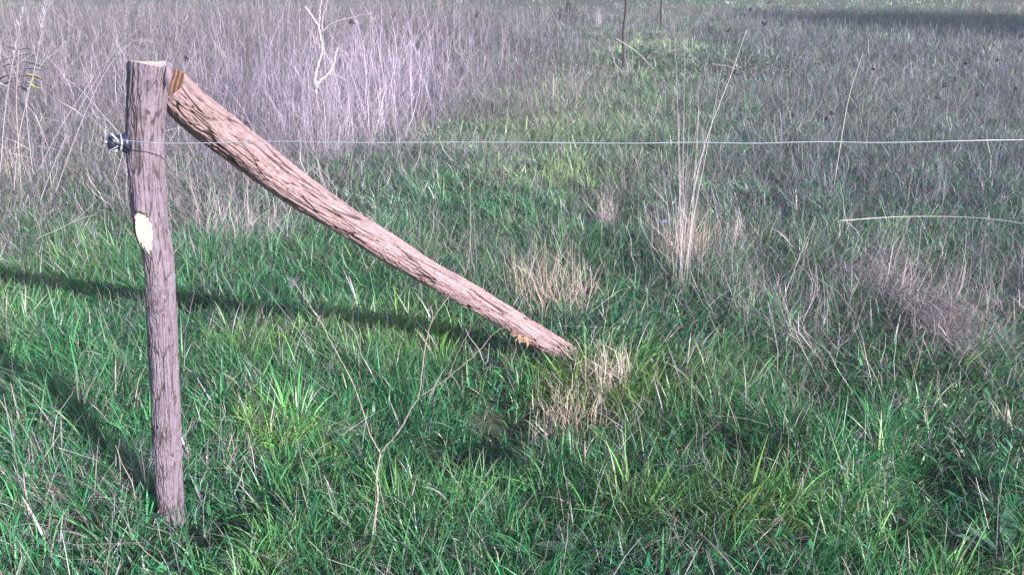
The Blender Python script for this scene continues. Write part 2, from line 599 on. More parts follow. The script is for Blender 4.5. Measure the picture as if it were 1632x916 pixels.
# upright dead stems
def stem_band(y0, y1, dens, wmul, seg=4, big=False):
    x, y = scatter(y0, y1, dens)
    k = sample(DENS, x, y, 1.3) * np.clip(1 + 1.1 * n2(x, y, 1.2, 51) + 0.8 * n2(x, y, .45, 54) + .5 * n2(x, y, 4, 56), .03, 3)
    keep = rng.random(len(x)) < k
    x, y = x[keep], y[keep]
    if big:
        k2 = sample(TALL, x, y) > .5
        x, y = x[k2], y[k2]
    n = len(x)
    h = sample(TALL, x, y) * ((.75 + .4 * rng.random(n)) if big else 1) * (1.0 if big else (0.28 + 0.84 * rng.random(n) ** 1.4)) * (1 + 0.32 * n2(x, y, 0.8, 52) + .15 * n2(x, y, 2.5, 55))
    z = terrain(x, y)
    az = rng.uniform(0, 2 * math.pi, n) + 0.0
    laz = n2(x, y, 0.5, 53) * 3
    az = np.where(rng.random(n) < 0.35, laz, az)
    low = np.clip((0.75 - h) / 0.5, 0, 1)
    phi0 = np.abs(rng.normal(0.05, 0.32 + 0.3 * low, n))
    phi0 = np.where(rng.random(n) < 0.22, phi0 + rng.uniform(.3, .9, n), phi0)
    curl = np.abs(rng.normal(0.15, 0.42 + 0.5 * low, n))
    W = (rng.uniform(0.0036, 0.0062, n) if big else rng.uniform(0.0014, 0.0032, n)) * wmul
    faz = rng.normal(0, 0.7, n)
    lil = np.clip(0.15 + spots(x, y, LILAC) * 0.8 + spots(x, y, BLUE) * 0.4 + 0.25 * rng.normal(size=n), 0, 1)
    c = mixc(D_TAN, D_LIL, lil)
    r = rng.random(n)
    c = np.where((r < 0.10 + 0.3 * lil)[:, None], np.array(D_PALE)[None, :] * mixc((.85, .85, .85), (1.15, .95, 1.25), lil), c)
    c = np.where((r > 0.62)[:, None], np.array(D_GREY)[None, :], c)
    c *= (rng.uniform(0.3, 1.2, n) * (.66 + .50 * np.clip(spots(x, y, LILAC[:1]), 0, 1)))[:, None]
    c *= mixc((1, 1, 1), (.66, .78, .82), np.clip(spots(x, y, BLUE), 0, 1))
    if big:
        c = (mixc((.30, .25, .26), (.56, .45, .55), np.clip(spots(x, y, LILAC), 0, 1))) * rng.uniform(.5, 1.15, (n, 1))
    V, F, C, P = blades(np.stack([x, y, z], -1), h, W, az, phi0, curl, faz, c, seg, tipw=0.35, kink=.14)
    dry.add(V, F, C)
    # withered leaves and seed plumes along each stem
    for rep in range(7):
        s = rng.integers(0, n, int(n * 0.7))
        q = rng.integers(1, seg + 1, len(s))
        top = q >= seg
        b = P[s, q]
        Lb = rng.uniform(0.04, 0.13, len(s)) * np.where(top, 0.5, 1) * (0.5 + 0.6 * np.clip(h[s], 0, 1)) * (2.0 if big else 1)
        Wb = rng.uniform(0.0012, 0.0034, len(s)) * wmul
        V, F, C, _ = blades(b, Lb, Wb, rng.uniform(0, 6.28, len(s)), np.abs(rng.normal(0.7, 0.5, len(s))), rng.normal(0.7, 0.7, len(s)),
                            rng.uniform(0, 3.14, len(s)), c[s] * rng.uniform(0.7, 1.15, (len(s), 1)), 2, tipw=0.4)
        dry.add(V, F, C)

stem_band(1.2, 5.2, 300, 0.9, 5)
stem_band(5.2, 11, 360, 1.0, 5)
stem_band(11, 27, 170, 1.7, 3)
stem_band(5.5, 13, 13, 1.0, 6, True)
stem_band(13, 22, 4, 1.6, 4, True)
# broken-down bundles of dead weeds
def bundles(y0, y1, dens, wmul):
    x, y = scatter(y0, y1, dens)
    d = sample(DRY, x, y)
    k = (rng.random(len(x)) < np.clip(d * 1.5 - .2, 0, 1)) & (d < .93)
    x, y, d = x[k], y[k], d[k]
    nb = rng.integers(12, 46, len(x))
    T = np.repeat(np.arange(len(x)), nb); n = len(T)
    a0 = rng.uniform(0, 6.28, len(x)); p0_ = np.clip(rng.normal(.75, .4, len(x)), .05, 1.4)
    sz = rng.uniform(.16, .44, len(x)); lv = np.exp(rng.normal(-.1, .35, len(x)))
    bx, by = x[T] + rng.normal(0, .05, n), y[T] + rng.normal(0, .05, n)
    bz = terrain(bx, by) + rng.uniform(0, .06, n)
    c = mixc((.17, .145, .15), (.50, .44, .43), rng.random(n) ** 1.3) * (lv[T] * rng.uniform(.6, 1.2, n))[:, None]
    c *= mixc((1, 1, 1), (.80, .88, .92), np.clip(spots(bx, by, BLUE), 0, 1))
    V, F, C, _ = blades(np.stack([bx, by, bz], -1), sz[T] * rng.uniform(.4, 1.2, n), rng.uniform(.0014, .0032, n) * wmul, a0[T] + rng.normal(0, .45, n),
                        np.abs(p0_[T] + rng.normal(0, .28, n)), rng.normal(.25, .4, n), rng.uniform(0, 3.14, n), c, 4, tipw=.35, kink=.22)
    dry.add(V, F, C)
bundles(1.6, 5.5, 9, .95)
bundles(5.5, 12, 7, 1.25)
bundles(12, 24, 2.2, 2.0)
dry.build('dry_grass', M_STRAW, 'dead straw and upright withered stems spread through the meadow', 'dry grass')

# ------------------------------------------------------------------ bark logs
def bark_mat(name, ridge, hollow, moss=0.0):
    m, t, b = new_mat(name)
    a = t.nodes.new('ShaderNodeAttribute'); a.attribute_name = 'tint'
    tc = t.nodes.new('ShaderNodeTexCoord')
    n = t.nodes.new('ShaderNodeTexNoise')
    n.inputs['Scale'].default_value = 45; n.inputs['Detail'].default_value = 8; n.inputs['Roughness'].default_value = 0.7
    t.links.new(tc.outputs['Object'], n.inputs['Vector'])
    mp = t.nodes.new('ShaderNodeMath'); mp.operation = 'MULTIPLY_ADD'
    t.links.new(n.outputs[0], mp.inputs[0]); mp.inputs[1].default_value = 0.9
    mp.inputs[2].default_value = -0.45
    ad = t.nodes.new('ShaderNodeMath'); ad.operation = 'ADD'
    sp = t.nodes.new('ShaderNodeSeparateColor')
    t.links.new(a.outputs['Color'], sp.inputs[0])
    t.links.new(sp.outputs[0], ad.inputs[0]); t.links.new(mp.outputs[0], ad.inputs[1])
    r = t.nodes.new('ShaderNodeValToRGB')
    e = r.color_ramp.elements
    e[0].position = 0.1; e[0].color = (*hollow, 1)
    e[1].position = 1.0; e[1].color = (*ridge, 1)
    k = e.new(0.55); k.color = (*[h * 0.45 + q * 0.55 for h, q in zip(hollow, ridge)], 1)
    t.links.new(ad.outputs[0], r.inputs[0])
    t.links.new(r.outputs[0], b.inputs['Base Color'])
    b.inputs['Roughness'].default_value = 0.85
    b.inputs['Specular IOR Level'].default_value = 0.3
    n2_ = t.nodes.new('ShaderNodeTexNoise')
    n2_.inputs['Scale'].default_value = 160; n2_.inputs['Detail'].default_value = 5
    t.links.new(tc.outputs['Object'], n2_.inputs['Vector'])
    bp = t.nodes.new('ShaderNodeBump'); bp.inputs['Strength'].default_value = 0.7; bp.inputs['Distance'].default_value = 0.0025
    t.links.new(n2_.outputs[0], bp.inputs['Height'])
    t.links.new(bp.outputs[0], b.inputs['Normal'])
    return m

def wood_mat(name, c1, c2, axis_dir=2, scale=60):
    """cut wood with thin saw lines"""
    m, t, b = new_mat(name)
    tc = t.nodes.new('ShaderNodeTexCoord')
    wv = t.nodes.new('ShaderNodeTexWave')
    wv.wave_type = 'BANDS'; wv.bands_direction = 'XYZ'[axis_dir]
    wv.inputs['Scale'].default_value = scale
    wv.inputs['Distortion'].default_value = 5
    wv.inputs['Detail'].default_value = 3
    wv.inputs['Detail Scale'].default_value = 0.4
    n = t.nodes.new('ShaderNodeTexNoise'); n.inputs['Scale'].default_value = 25; n.inputs['Detail'].default_value = 4
    t.links.new(tc.outputs['Object'], wv.inputs['Vector']); t.links.new(tc.outputs['Object'], n.inputs['Vector'])
    mu = t.nodes.new('ShaderNodeMath'); mu.operation = 'MULTIPLY'
    t.links.new(wv.outputs[0], mu.inputs[0]); t.links.new(n.outputs[0], mu.inputs[1])
    r = t.nodes.new('ShaderNodeValToRGB')
    e = r.color_ramp.elements
    e[0].position = 0.15; e[0].color = (*c1, 1)
    e[1].position = 0.55; e[1].color = (*c2, 1)
    t.links.new(mu.outputs[0], r.inputs[0]); t.links.new(r.outputs[0], b.inputs['Base Color'])
    b.inputs['Roughness'].default_value = 0.75
    return m

def log_surface(cs, rad, nth, nz, groove, width, kth, kz, seed, plates=0.5):
    """cs: centre points; rad: radii. returns verts (nz,nth,3), tone (nz,nth), axis frames"""
    cs = np.array([tuple(c) for c in cs], float)
    s = np.concatenate([[0], np.cumsum(np.linalg.norm(np.diff(cs, axis=0), axis=1))])
    q = np.linspace(0, s[-1], nz)
    fine = np.array([tuple(p) for p in curve_pts(cs, 20)])
    sf = np.concatenate([[0], np.cumsum(np.linalg.norm(np.diff(fine, axis=0), axis=1))])
    sf *= s[-1] / sf[-1]
    P = np.stack([np.interp(q, sf, fine[:, i]) for i in range(3)], -1)
    rr = np.interp(q, s, rad)
    ker = np.hanning(31); ker /= ker.sum()
    rr = np.convolve(np.pad(rr, 15, mode='edge'), ker, mode='valid')
    T = np.gradient(P, axis=0); T /= np.linalg.norm(T, axis=1)[:, None]
    ref = np.array([0., 1., 0.])
    A = np.cross(ref[None, :], T); A /= np.linalg.norm(A, axis=1)[:, None]
    B = np.cross(T, A)
    th = np.arange(nth) * 2 * math.pi / nth
    c, sn = np.cos(th)[None, :], np.sin(th)[None, :]
    zz = q[:, None]
    # warped, stretched noise: its zero lines are the fissures
    wx = 0.45 * noise3(c * 2.2, sn * 2.2, zz * 11 + seed)
    wz = 0.5 * noise3(c * 2.6 + 9, sn * 2.6, zz * 9 + seed)
    one = np.ones_like(c * zz)
    X_, Y_, Z_ = c * kth * one + wx * .5 + seed, sn * kth * one + wx * .35, zz * kz * one + wz * .25
    f1, f2 = cells(X_, Y_, Z_)
    wv_ = width * np.clip(1 + 0.9 * noise3(c * 2 + seed, sn * 2, zz * 8), 0.15, 1.5)
    G = np.exp(-((f2 - f1) / wv_) ** 2)
    f1b, f2b = cells(X_ * 1.9 + 40, Y_ * 1.9, Z_ * 2.6)
    Gb = (.4 + .6 * (noise3(c * 3, sn * 3 + 8, zz * 14) > 0)) * np.exp(-((f2b - f1b) / (width * 1.1)) ** 2)
    G = np.maximum(G, 0.45 * Gb)
    fn = noise3(c * 12, sn * 12, zz * 70) * 0.8 + noise3(c * 24, sn * 24, zz * 150) * 0.6
    lump = noise3(c * 1.6 + seed, sn * 1.6, zz * 5)
    plate = noise3(c * kth * 0.9, sn * kth * 0.9 + 3, zz * kz * 2.5)
    D = -groove * G + 0.0013 * fn + 0.0035 * lump + plates * 0.002 * plate
    r = rr[:, None] + D
    V = P[:, None, :] + r[..., None] * (c[..., None] * A[:, None, :] + sn[..., None] * B[:, None, :])
    tone = np.clip(0.72 - 0.75 * G + 0.16 * fn + 0.2 * plate, 0, 1)
    return V, tone, P, T, rr

def cells(x, y, z):
    """Worley noise: distance to the nearest and second nearest cell point"""
    ix, iy, iz = np.floor(x), np.floor(y), np.floor(z)
    f1 = np.full(x.shape, 9.0); f2 = np.full(x.shape, 9.0)
    for a in (-1, 0, 1):
        for b in (-1, 0, 1):
            for c in (-1, 0, 1):
                jx, jy, jz = ix + a, iy + b, iz + c
                px = jx + hash01(jx, jy, jz); py = jy + hash01(jx + 57, jy + 13, jz); pz = jz + hash01(jx + 5, jy + 91, jz + 33)
                d = np.sqrt((x - px) ** 2 + (y - py) ** 2 + (z - pz) ** 2)
                f2 = np.where(d < f1, f1, np.minimum(f2, d))
                f1 = np.minimum(f1, d)
    return f1, f2

def grid_faces(nz, nth):
    i = np.arange(nz - 1)[:, None] * nth
    j = np.arange(nth)[None, :]
    k = (j + 1) % nth
    return np.stack([i + j, i + k, i + nth + k, i + nth + j], -1).reshape(-1, 4)

def sub_mesh(V, F):
    used = np.unique(F)
    mp = -np.ones(len(V), int)
    mp[used] = np.arange(len(used))
    return V[used], mp[F], used

M_BARK_P = bark_mat('post_bark', (.20, .155, .20), (.05, .037, .042))
M_BARK_B = bark_mat('brace_bark', (.33, .225, .245), (.048, .030, .028))
M_CUT_PALE = wood_mat('fresh_cut_wood', (.45, .35, .285), (.56, .455, .39), 2, 40)
M_CUT_BROWN = wood_mat('weathered_cut_wood', (.10, .050, .030), (.34, .17, .10), 0, 22)
M_CUT_TOP = wood_mat('grey_end_grain', (.34, .25, .24), (.55, .44, .42), 0, 30)

def end_cap(ring, mat, name, parent, centre_push, tone_dir=None):
    """slightly uneven disc closing a ring of vertices"""
    n = len(ring)
    c = ring.mean(0)
    V = [ring]
    for k, f in enumerate((0.9, 0.66, 0.33)):
        R_ = c + (ring - c) * f + centre_push * (0.5 + 0.5 * noise3(np.arange(n) * 0.2, k, 3))[:, None] * (0.3 + 0.2 * k)
        V.append(R_)
    V = np.concatenate(V + [c[None, :] + centre_push])
    F = []
    for k in range(3):
        for j in range(n):
            F.append((k * n + j, k * n + (j + 1) % n, (k + 1) * n + (j + 1) % n, (k + 1) * n + j))
    for j in range(n):
        F.append((3 * n + j, 3 * n + (j + 1) % n, 4 * n))
    return mesh_obj(name, V, F, mat, parent, smooth=False)

# ---- the upright post
PY = 2.25
prof = [(239, 98, 66), (234, 150, 60), (231.5, 225, 57), (235, 300, 56), (242, 360, 54), (252, 405, 47), (257, 480, 46),
        (260, 560, 45), (264, 650, 43), (267, 740, 42), (272, 800, 39), (276, 850, 36), (279, 900, 33)]
cs, rad = [], []
for u, v, wpx in prof:
    p = at(u, v, PY)
    cs.append(p); rad.append(wpx / 2 / FPX * depth(p))
post_base = Vector((cs[-3].x, PY, 0))
post = empty('fence_post', post_base, 'upright bark-covered round post on the left with a pale oval saw scar', 'fence post')
NTH, NZ = 200, 620
V, tone, P, T, rr = log_surface(cs, rad, NTH, NZ, 0.0034, 0.060, 3.8, 7.5, 3.0, 0.6)
knots = [(252, 486, -1.9, .0055, .016), (262, 470, -1.2, .004, .012), (226, 180, -1.3, .004, .016), (262, 690, -1.7, .004, .014), (238, 135, -1.7, .003, .012)]
# swelling where a side limb was sawn off, then the flat cut
sc = at(229, 366, PY)
nrm = np.array([-0.10, -1.0, 0.04]); nrm /= np.linalg.norm(nrm)
Vf = V.reshape(-1, 3)
ax = np.array([np.interp(Vf[:, 2], P[::-1, 2], P[::-1, i]) for i in (0, 1)]).T
rel = np.concatenate([Vf[:, :2] - ax, np.zeros((len(Vf), 1))], 1)
cosang = (rel @ nrm) / (np.linalg.norm(rel, axis=1) + 1e-9)
dz = Vf[:, 2] - sc.z
amp = 0.012 * np.exp(-(np.where(dz > 0, dz / 0.085, dz / 0.060)) ** 2) * np.clip(cosang, 0, 1) ** 2
Vf = Vf + rel / (np.linalg.norm(rel, axis=1)[:, None] + 1e-9) * amp[:, None]
for ku, kv, _, ka, kr in knots:
    kp = np.array(tuple(at(ku, kv, PY - .035)))
    dd = np.linalg.norm((Vf - kp) * np.array([1, 1, .8]), axis=1)
    bump_ = ka * np.exp(-(dd / kr) ** 2) - ka * 1.3 * np.exp(-(dd / (kr * .35)) ** 2)
    Vf = Vf + rel / (np.linalg.norm(rel, axis=1)[:, None] + 1e-9) * bump_[:, None]
    tone.reshape(-1)[:] *= 1 - .7 * np.exp(-((dd - kr * .9) / (kr * .3)) ** 2) * .6
d = (Vf - np.array([*[np.interp(sc.z, P[::-1, 2], P[::-1, i]) for i in (0, 1)], sc.z])) @ nrm
wob = 0.0022 * noise3(Vf[:, 0] * 60, Vf[:, 1] * 60, Vf[:, 2] * 60)
lim = 0.0462 + wob * 0.4
across = rel @ np.array([-nrm[1], nrm[0], 0]) + 0.15 * wob
hw = 0.0245 * np.sqrt(np.clip(1 - ((dz - 0.002) / np.where(dz > 0.002, 0.062, 0.080)) ** 2, 0, 1))
cut = (d > lim) & (np.abs(across - 0.10 * np.minimum(dz, 0)) < hw)
Vf[cut] -= (d - lim)[cut][:, None] * nrm[None, :]
zt = P[0, 2]; yf = PY - 0.05
Vf[:, 2] = np.minimum(Vf[:, 2], zt + 0.006 - 0.115 * (Vf[:, 1] - yf) + 0.0015 * noise3(Vf[:, 0] * 50, Vf[:, 1] * 50, 0))
Fp = grid_faces(NZ, NTH)
cf = cut[Fp].all(1)
tf = tone.reshape(-1)
v1, f1, u1 = sub_mesh(Vf, Fp[~cf])
bk = mesh_obj('bark_trunk', v1, f1, M_BARK_P, post, col=np.repeat(tf[u1][:, None], 3, 1))
if cf.any():
    v2, f2, u2 = sub_mesh(Vf, Fp[cf])
    o = mesh_obj('saw_scar', v2 + nrm * 0.0004, f2, M_CUT_PALE, post)
    o['label'] = 'pale flat oval where a side limb was sawn off'
ring = Vf[:NTH]
end_cap(ring, M_CUT_TOP, 'sawn_top', post, np.array([0, 0, 0.002]))
# loose sliver of bark at the top right corner of the post
mb = MB()
for k in range(5):
    a = at(266 + k * 1.5, 99 + k, PY - 0.02)
    b = at(262 + k * 1.2, 128 + k * 5, PY - 0.035)
    mb.tube([a, (a + b) / 2 + Vector((0.004, -0.003, 0)), b], [0.0016, 0.0026, 0.0008], 5, C=(0.7, .7, .7))
mb.build('bark_sliver', M_BARK_P, post)

# ---- the slanting brace
bp = [(268, 134, 64, 2.365), (312, 178, 66, 2.43), (400, 246, 62, 2.56), (470, 300, 57, 2.68), (560, 358, 48, 2.83),
      (660, 421, 42, 2.99), (760, 478, 39, 3.15), (860, 538, 36, 3.31), (935, 584, 33, 3.43), (1000, 624, 30, 3.54)]
cs, rad = [], []
for u, v, wpx, yy in bp:
    p = at(u, v, yy)
    cs.append(p); rad.append(wpx / 2 / FPX * depth(p))
foot = cs[-2].copy()
brace = empty('brace_log', Vector((foot.x, foot.y, 0)), 'long slanting bark-covered log propped from the grass against the post top', 'log brace')
NTH, NZ = 240, 900
V, tone, P, T, rr = log_surface(cs, rad, NTH, NZ, 0.0080, 0.060, 3.2, 4.2, 17.0, 0.8)
Vf = V.reshape(-1, 3)
mesh_obj('bark_trunk', Vf, grid_faces(NZ, NTH), M_BARK_B, brace, col=np.repeat(tone.reshape(-1)[:, None], 3, 1))
end_cap(Vf[:NTH], M_CUT_BROWN, 'sawn_end', brace, -T[0] * 0.003)
end_cap(Vf[-NTH:][::-1], M_CUT_BROWN, 'buried_end', brace, T[-1] * 0.003)
# torn stub of a side limb near the foot
M_TORN = plain('torn_orange_wood', (.31, .165, .11), 0.85, 0, 90, 0.5, 0.6)
mb = MB()
stub = at(838, 536, 3.24)
la, lb = at(800, 512, 3.20), at(900, 566, 3.34)
along = (lb - la).normalized()
outv = Vector((-.15, -.75, -.62)).normalized()
cc_ = at(834, 537, 3.235)
for k in range(34):
    t = rng.uniform(-.034, .030); q = rng.uniform(-1, 1)
    a = cc_ + along * t + along.cross(outv) * q * .014 * (1 - abs(t) * 18)
    L = rng.uniform(.020, .046)
    dr = (along * rng.uniform(-.9, 1.0) + outv * rng.uniform(.08, .55) + Vector(rng.normal(0, .08, 3))).normalized()
    mb.tube([a - dr * .012, a + dr * L * .5 + Vector(rng.normal(0, .002, 3)), a + dr * L], [.0065, .0055 * rng.uniform(.6, 1.2), .0010], 5, flat=.45)
mb.build('torn_stub', M_TORN, brace, smooth=False)

# ------------------------------------------------------------------ insulator and wires
M_BLACK = plain('dark_blue_plastic', (.018, .020, .045), 0.35, 0, 40, 0.3)
M_CORD = plain('white_cord', (.48, .51, .62), 0.5, 0, 200, 0.15)
M_WIRE = plain('galvanised_wire', (.62, .64, .70), 0.35, 0.75, 300, 0.15)
M_WIRE_OLD = plain('dull_wire', (.17, .16, .21), 0.5, 0.5, 300, 0.15)

ic = at(189, 227, 2.22)
ins = empty('wire_insulator', ic, 'dark blue bobbin insulator wound with white cord on the left side of the post', 'insulator')
axis_v = Vector((-0.80, -0.42, 0.12)).normalized()          # bobbin axis, pointing away from the post
s1 = axis_v.cross(Vector((0, 0, 1))).normalized()
s2 = axis_v.cross(s1).normalized()
def lathe(mb, c, ax_, prof_, n=28, C=None):
    a1 = ax_.cross(Vector((0.1, 0.2, 1))).normalized(); a2 = ax_.cross(a1)
    V, F = [], []
    for (t, r) in prof_:
        for j in range(n):
            th = j * 2 * math.pi / n
            V.append(tuple(c + ax_ * t + (a1 * math.cos(th) + a2 * math.sin(th)) * r))
    m = len(prof_)
    for i in range(m - 1):
        for j in range(n):
            F.append((i * n + j, i * n + (j + 1) % n, (i + 1) * n + (j + 1) % n, (i + 1) * n + j))
    F.append(tuple(range(n))[::-1]); F.append(tuple((m - 1) * n + j for j in range(n)))
    mb.add(V, F, C)
mb = MB()
lathe(mb, ic, axis_v, [(-.026, .020), (-.024, .0255), (-.017, .0275), (-.010, .0255), (-.007, .0195), (.006, .0195), (.009, .021), (.016, .0225), (.023, .019), (.026, .012)])
mb.build('bobbin', M_BLACK, ins)
mb = MB()
lathe(mb, ic, axis_v, [(-.060, .0030), (.026, .0030), (.0262, .0065), (.030, .0062), (.032, .004)], 10)
mb.build('screw', M_WIRE, ins)
mb = MB()
for k in range(2):
    pts = []
    for j in range(25):
        th = j / 24 * 2 * math.pi
        t = -.007 + k * .0045 + 0.0022 * math.sin(th + k)
        pts.append(ic + axis_v * t + (s1 * math.cos(th) + s2 * math.sin(th)) * (.0208 + 0.0010 * k))
    mb.tube(pts, 0.0010, 6)
for k in range(3):                                            # turns crossing over the outer flange
    pts = []
    for j in range(17):
        th = -0.4 + k * 0.45 + j / 16 * 2.4
        pts.append(ic + axis_v * (.004 + .020 * math.sin(j / 16 * math.pi)) + (s1 * math.cos(th) + s2 * math.sin(th)) * (.0232 - 0.002 * math.sin(j / 16 * math.pi)))
    mb.tube(pts, 0.0010, 6)
p0 = at(176, 217, 2.18)
mb.tube([p0, p0 + Vector((.004, 0, .006)), at(186, 222, 2.18), at(190, 229, 2.19)], [.0022, .0026, .0018, .0014], 6)
mb.build('cord_winding', M_CORD, ins)

wpx = [(194, 223, 2.185), (206, 224.5, 2.172), (236, 227, 2.150), (262, 228.5, 2.15), (330, 228, 2.14), (400, 226, 2.13), (470, 225.5, 2.12),
       (540, 227, 2.10), (600, 227.5, 2.09), (680, 227, 2.08), (740, 226.5, 2.07), (830, 227, 2.05), (930, 228, 2.04), (1020, 228.5, 2.02),
       (1100, 227, 2.01), (1200, 228.5, 1.99), (1260, 227, 1.98), (1320, 226, 1.97), (1400, 227.5, 1.95), (1500, 225.5, 1.93),
       (1560, 224, 1.92), (1632, 223, 1.91), (1900, 221, 1.86), (2600, 218, 1.75)]
mb = MB()
wp = curve_pts([at(*p) for p in wpx], 6)
mb.tube(wp, 0.00125, 6)
o = mb.build('fence_wire', M_WIRE, origin=wp[0])
tag(o, 'single bright steel wire stretched level across the whole picture from the insulator', 'wire')

# wire leaving the back of the post towards the far stakes
stake1 = ground_at(993, 107); stake2 = ground_at(1053, 46)
a0 = at(252, 212, PY + 0.05)
def stake(p, h, r, label):
    x, y = p.x, p.y
    z0 = float(terrain(x, y))
    root = empty('fence_stake', (x, y, z0), label, 'fence stake', 'thin far fence stakes')
    mb = MB()
    pts = [(x + 0.012 * math.sin(k * 0.9), y, z0 - 0.1 + (h + 0.1) * k / 14) for k in range(15)]
    mb.tube(pts, [r * (1.05 - 0.012 * k) for k in range(15)], 9)
    mb.build('shaft', M_STAKE, root)
    mb = MB()
    c = Vector((x + r + 0.018, y - 0.01, z0 + 1.02))
    lathe(mb, c, Vector((1, 0, 0)), [(-.02, .008), (-.012, .010), (-.010, .022), (.004, .024), (.012, .018), (.016, .008)], 14)
    mb.build('ring_insulator', M_BLACK, root)
    return c
M_STAKE = plain('weathered_stake', (.05, .042, .05), 0.8, 0, 30, 0.4, 0.5)
c1 = stake(stake1, 1.45, 0.026, 'taller looking thin stake by the green strip at the top, nearer of the two')
c2 = stake(stake2, 1.45, 0.030, 'thin stake farther back, just right of the nearer far stake')
mb = MB()
def sag(a, b, s, n=16):
    return [a.lerp(b, k / n) - Vector((0, 0, s * 4 * (k / n) * (1 - k / n))) for k in range(n + 1)]
mb.tube(sag(a0, c1, 0.05) + sag(c1, c2, 0.03)[1:], 0.0009, 5)
o = mb.build('fence_wire', M_WIRE_OLD, origin=a0)
tag(o, 'faint dull wire running from behind the post away to the far stakes', 'wire')

# ------------------------------------------------------------------ forked dead stalk in the foreground
M_TWIG = plain('dead_stalk_skin', (.24, .185, .18), 0.7, 0, 80, 0.4, 0.4)
M_WHITE = plain('bleached_branch', (.38, .32, .37), 0.7, 0, 60, 0.3, 0.4)
def branch_set(name, root, mat, sets, jit=0.002):
    mb = MB()
    for pts, r0, r1 in sets:
        P_ = curve_pts(pts, 7)
        n = len(P_)
        P_ = [p + Vector(rng.normal(0, jit, 3)) * (1 if 0 < i < n - 1 else 0) for i, p in enumerate(P_)]
        mb.tube(P_, np.linspace(r0, r1, n) * (1 + 0.12 * np.sin(np.arange(n) * 1.3)), 6)
    return mb.build(name, mat, root)
base = ground_at(588, 905)
st = empty('dead_stalk', base, 'tall forked dead stalk standing alone in the foreground grass below the brace', 'dead plant')
A = lambda u, v, y: at(u, v, y)
branch_set('main_stem', st, M_TWIG, [([A(583, 925, 2.04), A(594, 850, 2.06), A(602, 790, 2.08), A(600, 760, 2.08), A(606, 722, 2.10)], .0034, .0028)], .0006)
branch_set('fork', st, M_TWIG, [([A(606, 722, 2.10), A(590, 690, 2.10), A(562, 610, 2.10), A(530, 550, 2.10), A(508, 508, 2.10), A(470, 452, 2.11)], .0019, .0010),
    ([A(508, 508, 2.10), A(490, 480, 2.10), A(484, 455, 2.10)], .0012, .0006)], .0008)
branch_set('fork', st, M_TWIG, [([A(606, 722, 2.10), A(640, 680, 2.11), A(655, 650, 2.12), A(668, 628, 2.12), A(676, 560, 2.13), A(690, 510, 2.14), A(722, 462, 2.15), A(745, 425, 2.16), A(750, 340, 2.17), A(747, 250, 2.18)], .0023, .0006),
    ([A(668, 632, 2.12), A(710, 604, 2.11), A(760, 562, 2.10), A(790, 528, 2.09), A(815, 520, 2.08)], .0018, .0010),
    ([A(740, 432, 2.16), A(732, 415, 2.16)], .0009, .0005), ([A(715, 600, 2.11), A(728, 565, 2.11), A(752, 520, 2.11), A(770, 498, 2.10)], .0010, .0004),
    ([A(690, 510, 2.14), A(688, 488, 2.14)], .0010, .0006)], .0008)
mb = MB()                                                    # wispy spent seed head
tp = A(470, 452, 2.11)
for k in range(40):
    e = tp + Vector((rng.normal(-.008, .010), rng.normal(0, .010), rng.normal(.008, .010)))
    mb.tube([tp + Vector(rng.normal(0, .003, 3)), (tp + e) / 2 + Vector(rng.normal(0, .003, 3)), e], [.0005, .0004, .0003], 3, C=(.30, .28, .34))
mb.build('seed_head', M_STRAW, st)

# ------------------------------------------------------------------ bleached dead shrub in the tall grass
yb = 7.3
wb = Vector((at(505, 135, yb).x, yb, 0))
ws = empty('dead_shrub', wb, 'bleached white forked branches sticking up through the lilac grass', 'dead shrub')
branch_set('hidden_stem', ws, M_TWIG, [([wb, at(506, 210, yb), at(504, 160, yb), at(503, 136, yb)], .008, .007)], .002)
branch_set('branch', ws, M_WHITE, [([at(504, 150, yb), at(502, 128, yb), at(505, 108, yb), at(512, 88, yb), at(513, 70, yb), at(508, 45, yb), at(504, 36, yb), at(495, 22, yb), at(486, 10, yb)], .013, .006),
    ([at(508, 45, yb), at(510, 20, yb), at(515, -12, yb)], .006, .004), ([at(512, 50, yb), at(515, 25, yb), at(522, 0, yb)], .004, .002),
    ([at(511, 52, yb), at(530, 38, yb), at(560, 28, yb), at(592, 22, yb)], .0035, .0015), ([at(513, 78, yb), at(502, 66, yb), at(497, 52, yb)], .003, .001)], .003)
branch_set('branch', ws, M_WHITE, [([at(503, 142, yb), at(508, 131, yb), at(523, 118, yb), at(531, 104, yb), at(534, 90, yb), at(539, 76, yb)], .016, .007),
    ([at(531, 104, yb), at(533, 88, yb), at(531, 78, yb)], .005, .003), ([at(523, 118, yb), at(540, 122, yb), at(552, 130, yb)], .004, .002)], .003)

